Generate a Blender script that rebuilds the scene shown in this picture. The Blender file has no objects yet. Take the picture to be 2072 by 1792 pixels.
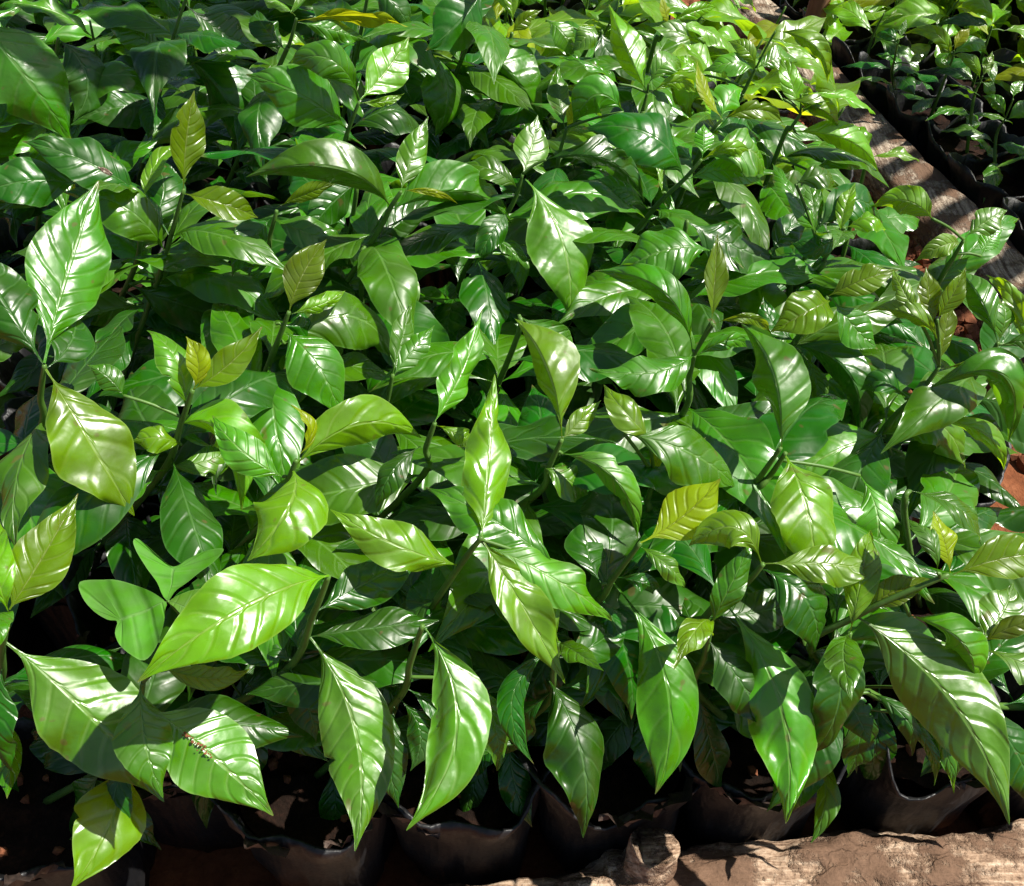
import bpy, math, random
import numpy as np
from mathutils import Vector, Matrix, noise

# ------------------------------------------------------------------ camera, sky, sun, exposure
scene = bpy.context.scene
COL = scene.collection
CAM_H, PITCH, F = 0.85, math.radians(45), 1948.0      # metres, radians, focal length in units of a 2072-wide picture
cam_d = bpy.data.cameras.new('camera')
cam = bpy.data.objects.new('camera', cam_d)
COL.objects.link(cam)
cam.location = (0, 0, CAM_H)
cam.rotation_euler = (math.pi / 2 - PITCH, 0, 0)
cam_d.sensor_fit = 'HORIZONTAL'
cam_d.angle = 2 * math.atan(1036 / F)
cam_d.clip_start = 0.02
cam_d.clip_end = 200
scene.camera = cam

SUN = Vector((0.64, 0.0, 0.95)).normalized()          # towards the sun
elev = math.asin(SUN.z)
world = bpy.data.worlds.new('World')
scene.world = world
world.use_nodes = True
wn = world.node_tree
wn.nodes.clear()
sky = wn.nodes.new('ShaderNodeTexSky')
sky.sky_type = 'NISHITA'
sky.sun_disc = False
sky.sun_elevation = elev
sky.sun_rotation = math.atan2(SUN.x, SUN.y)
bg = wn.nodes.new('ShaderNodeBackground')
bg.inputs['Strength'].default_value = 0.05
wo = wn.nodes.new('ShaderNodeOutputWorld')
wn.links.new(sky.outputs[0], bg.inputs[0])
wn.links.new(bg.outputs[0], wo.inputs[0])
sun_d = bpy.data.lights.new('sun', 'SUN')
sun_d.energy = 5.0
sun_d.angle = math.radians(0.53)
sun_d.color = (1.0, 0.95, 0.86)
sun = bpy.data.objects.new('sun', sun_d)
COL.objects.link(sun)
sun.rotation_euler = (-SUN).to_track_quat('-Z', 'Y').to_euler()
sun.location = (3, 2, 5)
vs = scene.view_settings
vs.view_transform = 'Standard'
vs.look = 'None'
vs.gamma = 1
vs.exposure = 1.05
scene.render.engine = 'CYCLES'
scene.cycles.max_bounces = 4
scene.cycles.diffuse_bounces = 2
scene.cycles.glossy_bounces = 2
scene.cycles.transmission_bounces = 2
scene.cycles.transparent_max_bounces = 4
scene.cycles.use_denoising = True
scene.cycles.use_adaptive_sampling = True
scene.cycles.adaptive_threshold = 0.025

# ------------------------------------------------------------------ helpers
CAM = Vector((0, 0, CAM_H))
FW = Vector((0, math.cos(PITCH), -math.sin(PITCH)))
UP = Vector((0, math.sin(PITCH), math.cos(PITCH)))
RT = Vector((1, 0, 0))


def ray(u, v):
    return (FW * F + RT * (u - 1036) + UP * (896 - v)).normalized()


def at_z(u, v, z):
    d = ray(u, v)
    return CAM + d * ((z - CAM_H) / d.z)


def at_y(u, v, y):
    d = ray(u, v)
    return CAM + d * (y / d.y)


def proj(p):
    q = p - CAM
    w = q.dot(FW)
    if w < 0.05:
        return None
    return (1036 + F * q.dot(RT) / w, 896 - F * q.dot(UP) / w)


def link(name, me, mat=None, parent=None, loc=(0, 0, 0)):
    o = bpy.data.objects.new(name, me)
    COL.objects.link(o)
    o.location = loc
    if mat:
        if not me.materials:
            me.materials.append(mat)
    if parent:
        o.parent = parent
    return o


def tag(o, label=None, cat=None, group=None, kind=None):
    if label: o['label'] = label
    if cat: o['category'] = cat
    if group: o['group'] = group
    if kind: o['kind'] = kind
    return o


def empty(name, loc):
    o = bpy.data.objects.new(name, None)
    COL.objects.link(o)
    o.location = loc
    o.empty_display_size = 0.02
    return o


def mesh(name, vs_, fs, smooth=True):
    me = bpy.data.meshes.new(name)
    me.from_pydata([tuple(v) for v in vs_], [], fs)
    if smooth:
        me.polygons.foreach_set('use_smooth', [True] * len(me.polygons))
    me.update()
    return me


def tube(pts, radii, n=8, cap=True):
    """vertices and faces of a tube through pts"""
    V, Fc = [], []
    k = len(pts)
    ref = Vector((0.3, 1, 0.1)).normalized()
    for i, p in enumerate(pts):
        t = (pts[min(i + 1, k - 1)] - pts[max(i - 1, 0)]).normalized()
        a = (ref - t * ref.dot(t)).normalized()
        b = t.cross(a)
        for j in range(n):
            th = 2 * math.pi * j / n
            V.append(p + (a * math.cos(th) + b * math.sin(th)) * radii[i])
    for i in range(k - 1):
        for j in range(n):
            j2 = (j + 1) % n
            Fc.append((i * n + j, i * n + j2, (i + 1) * n + j2, (i + 1) * n + j))
    if cap:
        Fc.append(tuple(range(n - 1, -1, -1)))
        Fc.append(tuple((k - 1) * n + j for j in range(n)))
    return V, Fc


def join(parts):
    V, Fc = [], []
    for v, f in parts:
        o = len(V)
        V += list(v)
        Fc += [tuple(i + o for i in q) for q in f]
    return V, Fc


def spline(pts, n):
    """catmull-rom through pts"""
    out = []
    k = len(pts)
    for i in range(k - 1):
        p0, p1, p2, p3 = pts[max(i - 1, 0)], pts[i], pts[i + 1], pts[min(i + 2, k - 1)]
        for j in range(n):
            t = j / n
            out.append(0.5 * ((2 * p1) + (p2 - p0) * t + (2 * p0 - 5 * p1 + 4 * p2 - p3) * t * t + (3 * p1 - p0 - 3 * p2 + p3) * t ** 3))
    out.append(pts[-1].copy())
    return out


# ------------------------------------------------------------------ materials
class NT:
    def __init__(self, name):
        self.mat = bpy.data.materials.new(name)
        self.mat.use_nodes = True
        self.t = self.mat.node_tree
        self.t.nodes.clear()
        self.out = self.t.nodes.new('ShaderNodeOutputMaterial')

    def n(self, typ, props=None, **inp):
        nd = self.t.nodes.new(typ)
        for k, v in (props or {}).items():
            setattr(nd, k, v)
        for k, v in inp.items():
            key = int(k[1:]) if k[0] == '_' and k[1:].isdigit() else k.replace('_', ' ')
            s = nd.inputs[key]
            if isinstance(v, bpy.types.NodeSocket):
                self.t.links.new(v, s)
            else:
                s.default_value = v
        return nd

    def m(self, op, a, b=None, c=None, clamp=False):
        nd = self.t.nodes.new('ShaderNodeMath')
        nd.operation = op
        nd.use_clamp = clamp
        for i, v in enumerate((a, b, c)):
            if v is None: continue
            if isinstance(v, bpy.types.NodeSocket):
                self.t.links.new(v, nd.inputs[i])
            else:
                nd.inputs[i].default_value = v
        return nd.outputs[0]

    def step(self, x, lo, hi, a=0.0, b=1.0):
        nd = self.n('ShaderNodeMapRange', {'interpolation_type': 'SMOOTHSTEP'}, _0=x, _1=lo, _2=hi, _3=a, _4=b)
        return nd.outputs[0]

    def mix(self, fac, a, b, blend='MIX'):
        nd = self.n('ShaderNodeMix', {'data_type': 'RGBA', 'blend_type': blend}, _0=fac)
        for i, v in ((6, a), (7, b)):
            if isinstance(v, bpy.types.NodeSocket):
                self.t.links.new(v, nd.inputs[i])
            else:
                nd.inputs[i].default_value = tuple(v) + (1,) if len(v) == 3 else v
        return nd.outputs[2]

    def ramp(self, fac, stops):
        nd = self.t.nodes.new('ShaderNodeValToRGB')
        self.t.links.new(fac, nd.inputs[0])
        el = nd.color_ramp.elements
        while len(el) < len(stops): el.new(0.5)
        for e, (p, c) in zip(el, stops):
            e.position = p
            e.color = tuple(c) + (1,)
        return nd.outputs[0]


SLOPE = 0.17


def leaf_material(name, col, trans, under, rough, tfac, vein=(0.24, 0.36, 0.10), spots=0.5, spec=1.0):
    k = NT(name)
    uv = k.n('ShaderNodeUVMap', {'uv_map': 'leaf'}).outputs[0]
    sep = k.n('ShaderNodeSeparateXYZ', _0=uv)
    s = k.m('ABSOLUTE', k.m('MULTIPLY_ADD', sep.outputs[0], 2.0, -1.0))
    t = sep.outputs[1]
    tc = k.n('ShaderNodeTexCoord').outputs['Object']
    oi = k.n('ShaderNodeObjectInfo')
    rnd = oi.outputs['Random']
    off = k.n('ShaderNodeVectorMath', {'operation': 'MULTIPLY_ADD'}, _0=oi.outputs['Location'], _1=(31, 37, 41), _2=tc).outputs[0]
    n1 = k.n('ShaderNodeTexNoise', _Vector=None) if False else k.n('ShaderNodeTexNoise', Vector=off, Scale=38.0, Detail=2.0, Roughness=0.6)
    n2 = k.n('ShaderNodeTexNoise', Vector=off, Scale=330.0, Detail=1.0, Roughness=0.6)
    n3 = k.n('ShaderNodeTexNoise', Vector=off, Scale=120.0, Detail=1.0)
    # veins
    wob = k.m('MULTIPLY_ADD', n1.outputs['Fac'], 0.5, -0.25)
    uv2 = k.n('ShaderNodeUVMap', {'uv_map': 'vein'}).outputs[0]
    p = k.m('ADD', k.n('ShaderNodeSeparateXYZ', _0=uv2).outputs[1], k.m('MULTIPLY', wob, 0.5))
    d = k.m('ABSOLUTE', k.m('SUBTRACT', k.m('FRACT', k.m('ADD', p, 0.5)), 0.5))
    lat = k.m('MULTIPLY', k.step(d, 0.02, 0.10, 1.0, 0.0), k.step(s, 0.55, 0.95, 1.0, 0.0))
    mid = k.step(s, 0.015, 0.065, 1.0, 0.0)
    edge = k.step(s, 0.93, 1.0, 0.0, 1.0)
    # colour
    val = k.m('MULTIPLY_ADD', n1.outputs['Fac'], 1.1, 0.42)
    val = k.m('MULTIPLY', val, k.m('MULTIPLY_ADD', rnd, 0.5, 0.75))
    base = k.n('ShaderNodeHueSaturation', Hue=k.m('ADD', k.m('MULTIPLY_ADD', rnd, 0.03, 0.475), k.m('MULTIPLY', n1.outputs['Fac'], 0.02)), Saturation=k.m('MULTIPLY_ADD', n3.outputs['Fac'], 0.3, 1.0), Value=val,
               Color=tuple(col) + (1,)).outputs[0]
    base = k.mix(k.m('MULTIPLY', lat, 0.26), base, vein)
    base = k.mix(k.m('MULTIPLY', mid, 0.55), base, vein)
    base = k.mix(k.m('MULTIPLY', edge, 0.4), base, vein)
    # a few brown blemishes, dry tips
    bl = k.m('MULTIPLY', k.step(k.n('ShaderNodeTexNoise', Vector=off, Scale=95.0, Detail=1.0).outputs['Fac'], 0.71, 0.76), spots)
    base = k.mix(bl, base, (0.11, 0.055, 0.022))
    tip = k.m('MULTIPLY', k.step(t, 0.93, 1.0), k.step(rnd, 0.45, 0.7))
    base = k.mix(k.m('MULTIPLY', tip, 0.6), base, (0.20, 0.13, 0.05))
    und = k.mix(k.m('MULTIPLY', k.m('MAXIMUM', mid, k.m('MULTIPLY', lat, 0.6)), 0.6), k.mix(n1.outputs['Fac'], [c * 0.8 for c in under], [c * 1.2 for c in under]), vein)
    back = k.n('ShaderNodeNewGeometry').outputs['Backfacing']
    colr = k.mix(back, base, und)
    # relief: quilted surface between the veins, fine grain
    h = k.m('ADD', k.m('MULTIPLY', n2.outputs['Fac'], 0.10), k.m('ADD', k.m('MULTIPLY', n3.outputs['Fac'], 0.9), k.m('MULTIPLY', n1.outputs['Fac'], 1.6)))
    h = k.m('ADD', h, k.m('MULTIPLY', k.step(d, 0.0, 0.22), 0.75))
    h = k.m('SUBTRACT', h, k.m('MULTIPLY', mid, 0.6))
    bump = k.n('ShaderNodeBump', Strength=0.55, Distance=0.0011, Height=h).outputs[0]
    dustn = k.n('ShaderNodeTexNoise', Vector=off, Scale=24.0, Detail=2.0, Roughness=0.7).outputs['Fac']
    dull = k.step(dustn, 0.46, 0.66)
    colr = k.mix(k.m('MULTIPLY', dull, 0.035), colr, (0.20, 0.16, 0.10))
    rg = k.m('ADD', k.m('ADD', k.m('MULTIPLY_ADD', n3.outputs['Fac'], 0.16, rough - 0.08), k.m('MULTIPLY', dull, 0.16)), k.m('MULTIPLY', back, 0.2))
    bs = k.n('ShaderNodeBsdfPrincipled', Base_Color=colr, Roughness=rg, Normal=bump)
    bs.inputs['Specular IOR Level'].default_value = spec
    tcol = k.mix(k.m('MULTIPLY', k.m('MAXIMUM', mid, lat), 0.45), trans, [c * 0.35 for c in trans])
    tcol = k.n('ShaderNodeHueSaturation', Value=val, Color=tcol).outputs[0]
    tr = k.n('ShaderNodeBsdfTranslucent', Color=tcol, Normal=bump)
    mx = k.n('ShaderNodeMixShader', _0=tfac, _1=bs.outputs[0], _2=tr.outputs[0])
    k.t.links.new(mx.outputs[0], k.out.inputs[0])
    return k.mat


LEAF = {
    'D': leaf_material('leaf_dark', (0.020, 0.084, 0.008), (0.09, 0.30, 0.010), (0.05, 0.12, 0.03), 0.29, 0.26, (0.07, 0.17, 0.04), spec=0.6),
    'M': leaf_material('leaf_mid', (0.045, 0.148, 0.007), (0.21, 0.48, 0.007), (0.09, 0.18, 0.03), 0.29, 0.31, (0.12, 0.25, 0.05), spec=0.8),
    'L': leaf_material('leaf_lime', (0.115, 0.270, 0.009), (0.42, 0.68, 0.008), (0.18, 0.30, 0.025), 0.30, 0.40, (0.24, 0.37, 0.07)),
    'P': leaf_material('leaf_pale', (0.075, 0.210, 0.018), (0.26, 0.54, 0.015), (0.15, 0.26, 0.05), 0.31, 0.30, (0.20, 0.33, 0.08)),
    'Y': leaf_material('leaf_yellow', (0.210, 0.280, 0.010), (0.66, 0.70, 0.010), (0.26, 0.30, 0.02), 0.36, 0.50, (0.17, 0.21, 0.025), 0.2, spec=0.5),
    'B': leaf_material('leaf_bronze', (0.085, 0.145, 0.012), (0.36, 0.48, 0.012), (0.12, 0.17, 0.025), 0.28, 0.40, (0.17, 0.22, 0.05), 0.2, spec=0.6),
    'G': leaf_material('leaf_vivid', (0.055, 0.180, 0.008), (0.22, 0.48, 0.008), (0.10, 0.22, 0.025), 0.27, 0.34, (0.13, 0.30, 0.045), spec=0.7),
}


def simple(name, stops, scale, rough, bump=0.5, dist=0.004, detail=6.0, spec=0.3, stretch=(1, 1, 1), scale2=None):
    k = NT(name)
    tc = k.n('ShaderNodeTexCoord').outputs['Object']
    mp = k.n('ShaderNodeMapping', Vector=tc, Scale=stretch).outputs[0]
    n1 = k.n('ShaderNodeTexNoise', Vector=mp, Scale=scale, Detail=detail, Roughness=0.62)
    n2 = k.n('ShaderNodeTexNoise', Vector=mp, Scale=scale2 or scale * 5, Detail=4.0, Roughness=0.65)
    f = k.m('ADD', k.m('MULTIPLY', n1.outputs['Fac'], 0.62), k.m('MULTIPLY', n2.outputs['Fac'], 0.38))
    c = k.ramp(f, stops)
    b = k.n('ShaderNodeBump', Strength=bump, Distance=dist, Height=f).outputs[0]
    bs = k.n('ShaderNodeBsdfPrincipled', Base_Color=c, Roughness=rough, Normal=b)
    bs.inputs['Specular IOR Level'].default_value = spec
    k.t.links.new(bs.outputs[0], k.out.inputs[0])
    return k.mat


M_STEM = simple('stem_green', [(0.3, (0.045, 0.10, 0.018)), (0.6, (0.075, 0.16, 0.025)), (0.8, (0.13, 0.14, 0.05))], 60, 0.42, 0.3, 0.001)
M_STEMB = simple('stem_woody', [(0.3, (0.05, 0.045, 0.02)), (0.55, (0.09, 0.09, 0.03)), (0.8, (0.16, 0.13, 0.07))], 90, 0.7, 0.5, 0.001)
M_SOIL = simple('red_soil', [(0.25, (0.045, 0.016, 0.008)), (0.5, (0.15, 0.052, 0.022)), (0.78, (0.27, 0.105, 0.050))], 14, 0.95, 1.0, 0.012, spec=0.1)
M_POT = simple('potting_soil', [(0.3, (0.004, 0.003, 0.002)), (0.5, (0.011, 0.006, 0.004)), (0.75, (0.045, 0.019, 0.011))], 45, 0.95, 1.0, 0.006, spec=0.1)
M_CRUMB = simple('soil_crumb', [(0.3, (0.10, 0.035, 0.018)), (0.7, (0.26, 0.10, 0.05))], 120, 0.95, 0.6, 0.002, spec=0.1)
def log_material(name, along, pale, mid, dark, bark):
    k = NT(name)
    tc = k.n('ShaderNodeTexCoord').outputs['Object']
    st = tuple(0.05 if i == along else 1.0 for i in range(3))
    fib = k.n('ShaderNodeTexNoise', Vector=k.n('ShaderNodeMapping', Vector=tc, Scale=st).outputs[0], Scale=170.0, Detail=5.0, Roughness=0.7).outputs['Fac']
    pat = k.n('ShaderNodeTexNoise', Vector=tc, Scale=13.0, Detail=8.0, Roughness=0.68).outputs['Fac']
    grit = k.n('ShaderNodeTexNoise', Vector=tc, Scale=260.0, Detail=3.0, Roughness=0.7).outputs['Fac']
    st2 = tuple(0.07 if i == along else 1.0 for i in range(3))
    wv = k.n('ShaderNodeVectorMath', {'operation': 'MULTIPLY_ADD'}, _0=k.n('ShaderNodeTexNoise', Vector=tc, Scale=40.0, Detail=3.0).outputs['Color'], _1=(.02, .02, .02), _2=tc).outputs[0]
    cr = k.n('ShaderNodeTexVoronoi', {'feature': 'DISTANCE_TO_EDGE'}, Vector=k.n('ShaderNodeMapping', Vector=wv, Scale=st2).outputs[0], Scale=48.0).outputs['Distance']
    crack = k.step(cr, 0.0, 0.05, 1.0, 0.0)
    f = k.m('ADD', k.m('MULTIPLY', fib, 0.72), k.m('MULTIPLY', grit, 0.28))
    c = k.ramp(f, [(0.36, dark), (0.49, mid), (0.62, pale)])
    bk = k.step(pat, 0.47, 0.56)
    c = k.mix(bk, c, k.mix(grit, [x * 0.5 for x in bark], [x * 1.5 for x in bark]))
    c = k.mix(k.m('MULTIPLY', crack, 0.16), c, [x * 0.35 for x in dark])
    h = k.m('ADD', k.m('ADD', k.m('MULTIPLY', f, 0.6), k.m('MULTIPLY', bk, 0.5)), k.m('MULTIPLY', crack, -0.12))
    b = k.n('ShaderNodeBump', Strength=1.0, Distance=0.005, Height=h).outputs[0]
    bs = k.n('ShaderNodeBsdfPrincipled', Base_Color=c, Roughness=0.9, Normal=b)
    bs.inputs['Specular IOR Level'].default_value = 0.12
    k.t.links.new(bs.outputs[0], k.out.inputs[0])
    return k.mat


M_WOOD = log_material('peeled_wood', 0, (0.52, 0.40, 0.29), (0.29, 0.195, 0.13), (0.085, 0.048, 0.030), (0.13, 0.078, 0.050))
M_BARK = log_material('grey_bark', 1, (0.40, 0.34, 0.265), (0.22, 0.17, 0.125), (0.070, 0.046, 0.032), (0.12, 0.074, 0.048))
M_STAKE = simple('stake_wood', [(0.3, (0.10, 0.045, 0.025)), (0.7, (0.26, 0.14, 0.085))], 30, 0.85, 0.6, 0.003, stretch=(1, 1, 0.2))
M_WEED = leaf_material('weed_leaf', (0.085, 0.205, 0.038), (0.20, 0.42, 0.03), (0.12, 0.22, 0.05), 0.6, 0.3, (0.13, 0.27, 0.07), 0.0, spec=0.3)


def bag_material():
    k = NT('black_polythene')
    tc = k.n('ShaderNodeTexCoord').outputs['Object']
    n1 = k.n('ShaderNodeTexNoise', Vector=tc, Scale=28.0, Detail=5.0, Roughness=0.65)
    n2 = k.n('ShaderNodeTexNoise', Vector=tc, Scale=9.0, Detail=3.0)
    wv = k.n('ShaderNodeTexNoise', Vector=k.n('ShaderNodeMapping', Vector=tc, Scale=(1.0, 1.0, 0.25)).outputs[0], Scale=60.0, Detail=2.0)
    dust = k.m('MULTIPLY', k.step(n1.outputs['Fac'], 0.45, 0.75), k.step(n2.outputs['Fac'], 0.35, 0.7))
    c = k.mix(k.m('MULTIPLY', dust, 0.12), (0.005, 0.005, 0.006), (0.055, 0.034, 0.024))
    h = k.m('ADD', k.m('MULTIPLY', wv.outputs['Fac'], 0.7), k.m('MULTIPLY', n1.outputs['Fac'], 0.3))
    b = k.n('ShaderNodeBump', Strength=0.9, Distance=0.010, Height=h).outputs[0]
    bs = k.n('ShaderNodeBsdfPrincipled', Base_Color=c, Roughness=k.m('MULTIPLY_ADD', dust, 0.3, 0.52), Normal=b)
    k.t.links.new(bs.outputs[0], k.out.inputs[0])
    return k.mat


M_BAG = bag_material()
M_FILM = simple('dusty_film', [(0.35, (0.018, 0.014, 0.013)), (0.55, (0.075, 0.050, 0.040)), (0.75, (0.20, 0.14, 0.105))], 40, 0.5, 0.6, 0.003)

# ------------------------------------------------------------------ the setting: ground
def log_x(y):                       # centre line of the log along the bed's right side
    return 0.705 - (y - 1.2) * 0.19


def front_y(x):                     # centre line of the log along the front of the bed
    return 0.262 + 0.10 * x


def ground_z(x, y):
    s = min(max((x - log_x(y) - 0.0) / 0.10, 0), 1)
    z = -0.10 * s * s * (3 - 2 * s)
    near = 1.0 / (1.0 + max(abs(x), abs(y - 1)) ** 2 * 0.15)
    return z + (0.012 * noise.noise(Vector((x * 6, y * 6, 0.3))) + 0.006 * noise.noise(Vector((x * 22, y * 22, 1.3)))) * near


xs = sorted(set([-40, -20, -10, -6, -4, -3, -2.4] + [round(-2 + 0.035 * i, 4) for i in range(115)] + [2.3, 3, 4, 6, 10, 20, 40]))
ys = sorted(set([-40, -20, -10, -5, -3, -2, -1.2, -0.8, -0.5, -0.3] + [round(-0.15 + 0.035 * i, 4) for i in range(95)] + [3.4, 4, 5, 7, 10, 20, 40]))
GV = [(x, y, ground_z(x, y)) for y in ys for x in xs]
nx = len(xs)
GF = [(j * nx + i, j * nx + i + 1, (j + 1) * nx + i + 1, (j + 1) * nx + i) for j in range(len(ys) - 1) for i in range(nx - 1)]
tag(link('ground', mesh('ground', GV, GF), M_SOIL), kind='structure')


# ------------------------------------------------------------------ the logs
def make_log(name, pts, radii, mat, seed, amp=0.10, n=56, flat=0.0):
    rng = random.Random(seed)
    sp = spline(pts, 30)
    k = len(sp)
    V, Fc = [], []
    for i, p in enumerate(sp):
        t = (sp[min(i + 1, k - 1)] - sp[max(i - 1, 0)]).normalized()
        a = Vector((0, 0, 1))
        a = (a - t * a.dot(t)).normalized()
        b = a.cross(t)
        fr = i / (k - 1) * (len(radii) - 1)
        i0 = min(int(fr), len(radii) - 2)
        r = radii[i0] + (radii[i0 + 1] - radii[i0]) * (fr - i0)
        for j in range(n):
            th = 2 * math.pi * j / n
            q = Vector((math.cos(th) * 1.5, math.sin(th) * 1.5, i * 0.075 + seed))
            rr = r * (1 + amp * noise.noise(q) + amp * 0.7 * noise.noise(q * 2.7) + amp * 0.35 * noise.noise(q * 7.0) - amp * 0.5 * max(0, noise.noise(Vector((math.cos(th) * 5, math.sin(th) * 5, i * 0.05 + seed * 2))) - .1))
            up = math.cos(th)
            if flat: up = min(up, 1 - flat)
            V.append(p + a * up * rr + b * math.sin(th) * rr)
    for i in range(k - 1):
        for j in range(n):
            j2 = (j + 1) % n
            Fc.append((i * n + j, i * n + j2, (i + 1) * n + j2, (i + 1) * n + j))
    Fc.append(tuple(range(n - 1, -1, -1)))
    Fc.append(tuple((k - 1) * n + j for j in range(n)))
    org = V[0].copy()
    org.z = 0
    V = [v - org for v in V]
    o = link(name, mesh(name, V, Fc), mat, loc=org)
    return o


pts = [Vector((x, front_y(x) + 0.004 * math.sin(x * 9), 0.040 + 0.004 * math.sin(x * 5 + 1))) for x in (-0.75, -0.5, -0.3, -0.1, 0.1, 0.25, 0.4, 0.6, 0.85)]
front_log = make_log('edging_log', pts, [0.034, 0.035, 0.036, 0.037, 0.042, 0.045, 0.044, 0.046, 0.046], M_WOOD, 3, 0.17)
tag(front_log, 'peeled brown log along the front of the bed with a sawn branch stub', 'log')
# the stub of a cut branch on the front log
sb = at_z(1300, 1785, 0.070)
kp = [sb + Vector((-0.016, 0, -0.03)), sb + Vector((-0.006, 0.002, 0.0)), sb + Vector((0.002, 0.005, 0.022)), sb + Vector((0.006, 0.010, 0.047))]
kv, kf = tube(spline(kp, 7), [0.034 - 0.0012 * i if i < 14 else 0.0182 for i in range(22)], 22)
kv = [v + (v - sb).normalized() * (0.007 * noise.noise(v * 70) + 0.003 * noise.noise(v * 220)) for v in kv]
for i_ in range(len(kv) - 22, len(kv)):
    kv[i_] = kv[i_] + Vector((0, 0, .012 * noise.noise(Vector((i_ * .35, 3, 1)))))
link('branch_stub', mesh('branch_stub', [v - front_log.location for v in kv], kf), M_WOOD, front_log)

pts = [Vector((log_x(y) + 0.006 * math.sin(y * 7), y, 0.004 + 0.004 * math.sin(y * 4))) for y in (0.30, 0.6, 0.9, 1.2, 1.5, 1.8, 2.1, 2.5, 3.0)]
side_log = make_log('edging_log', pts, [0.064, 0.064, 0.063, 0.062, 0.060, 0.058, 0.057, 0.056, 0.054], M_BARK, 9, 0.09, flat=0.22)
tag(side_log, 'grey-brown bark log along the right side between the two beds', 'log')

# ------------------------------------------------------------------ leaves
PROF_T = [0, .05, .09, .15, .25, .35, .45, .55, .65, .75, .83, .90, .95, .98, 1.0]
PROF_W = [.030, .032, .065, .27, .64, .89, 1.0, .975, .84, .60, .36, .165, .075, .045, .010]


def leaf_mesh(name, B, Mi, T, N0, width, mat, seed, na=42, nc=12, fold=0.12, curl=0.12, wave=0.05, bulge=0.011, twist=0.0, nibs=True):
    """a coffee leaf whose midrib runs B -> Mi -> T, upper face towards N0"""
    rng = random.Random(seed)
    L = (Mi - B).length + (T - Mi).length
    tm = max(.3, min(.7, (Mi - B).length / L))
    C = (Mi - B * (1 - tm) ** 2 - T * tm * tm) / (2 * tm * (1 - tm))
    cu = [B * (1 - q) ** 2 + C * 2 * q * (1 - q) + T * q * q for q in [j / 60 for j in range(61)]]
    acc = [0.0]
    for j in range(60): acc.append(acc[-1] + (cu[j + 1] - cu[j]).length)
    L = acc[-1]
    ss = [-1, -.93, -.78, -.56, -.32, -.10, 0, .10, .32, .56, .78, .93, 1] if nc == 12 else [-1, -.85, -.5, -.14, 0, .14, .5, .85, 1]
    ph = [rng.uniform(0, 6.28) for _ in range(4)]
    kf = [rng.uniform(1.6, 3.4), rng.uniform(1.6, 3.4)]
    wa = [wave * rng.uniform(0.4, 1.4), wave * rng.uniform(0.4, 1.4)]
    nib = [(rng.uniform(.25, .85), rng.choice((-1, 1)), rng.uniform(.012, .04), rng.uniform(.08, .42)) for _ in range(rng.choice((0, 0, 0, 0, 1, 2)) if nibs else 0)]
    nv = rng.uniform(5.0, 9.5)
    lump = rng.uniform(.015, .05)
    pw = rng.uniform(.82, 1.25) if nibs else 1.4
    V, UVs, PV = [], [], []
    for i in range(na + 1):
        t = i / na
        tq = float(np.interp(t * L, acc, [j / 60 for j in range(61)]))
        P = B * (1 - tq) ** 2 + C * 2 * tq * (1 - tq) + T * tq * tq
        dT = ((C - B) * (1 - tq) + (T - C) * tq).normalized()
        a = twist * (t - 0.4)
        N = (N0 - dT * N0.dot(dT))
        N = N.normalized() if N.length > 1e-4 else UP.copy()
        S = dT.cross(N)
        if a:
            N, S = N * math.cos(a) + S * math.sin(a), S * math.cos(a) - N * math.sin(a)
        w = float(np.interp(t ** pw, PROF_T, PROF_W)) * width * 0.5
        body = math.sin(math.pi * min(1, max(0, (t - .06) / .94))) ** 0.6 if t > .06 else 0
        for s in ss:
            side = 0 if s < 0 else 1
            q = abs(s)
            ws = w
            for (nt, nsd, nw, nd) in nib:
                if (s < 0) == (nsd < 0):
                    ws *= 1 - nd * math.exp(-((t - nt) / nw) ** 2) * q ** 3
            ws *= 1 + 0.007 * math.sin(t * 75 + ph[2]) * q ** 4 + 0.03 * math.sin(t * 15 + ph[3] + side * 2) * q ** 3
            h = math.sin(fold) * q * ws - curl * q * q * ws * 1.4
            h += wa[side] * L * q ** 2.2 * math.sin(2 * math.pi * kf[side] * t + ph[side]) * body * 0.55
            p = nv * (t - SLOPE * q ** 1.3) + side * 0.4 + 0.3 * math.sin(5.3 * t + ph[2])
            h += bulge * L * (abs(math.sin(math.pi * p)) ** 0.7 - 0.45) * (4 * q * (1 - q * 0.96)) ** 0.7 * body * 0.62
            h += lump * L * noise.noise(Vector((t * 3.6, s * 1.9, seed * 1.37))) * body * (0.25 + q)
            h -= 0.004 * L * math.exp(-(s / .09) ** 2) * body
            V.append(P + S * (s * ws * math.cos(fold)) + N * h - B)
            UVs.append((s * .5 + .5, t))
            PV.append((0.0, p))
    n = len(ss)
    Fc = [(i * n + j, i * n + j + 1, (i + 1) * n + j + 1, (i + 1) * n + j) for i in range(na) for j in range(n - 1)]
    me = mesh(name, V, Fc)
    ul = me.uv_layers.new(name='leaf')
    idx = np.empty(len(me.loops), dtype=np.int32)
    me.loops.foreach_get('vertex_index', idx)
    ul.data.foreach_set('uv', np.array(UVs, dtype=np.float32)[idx].ravel())
    ul = me.uv_layers.new(name='vein')
    ul.data.foreach_set('uv', np.array(PV, dtype=np.float32)[idx].ravel())
    me.materials.append(mat)
    return me


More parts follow.
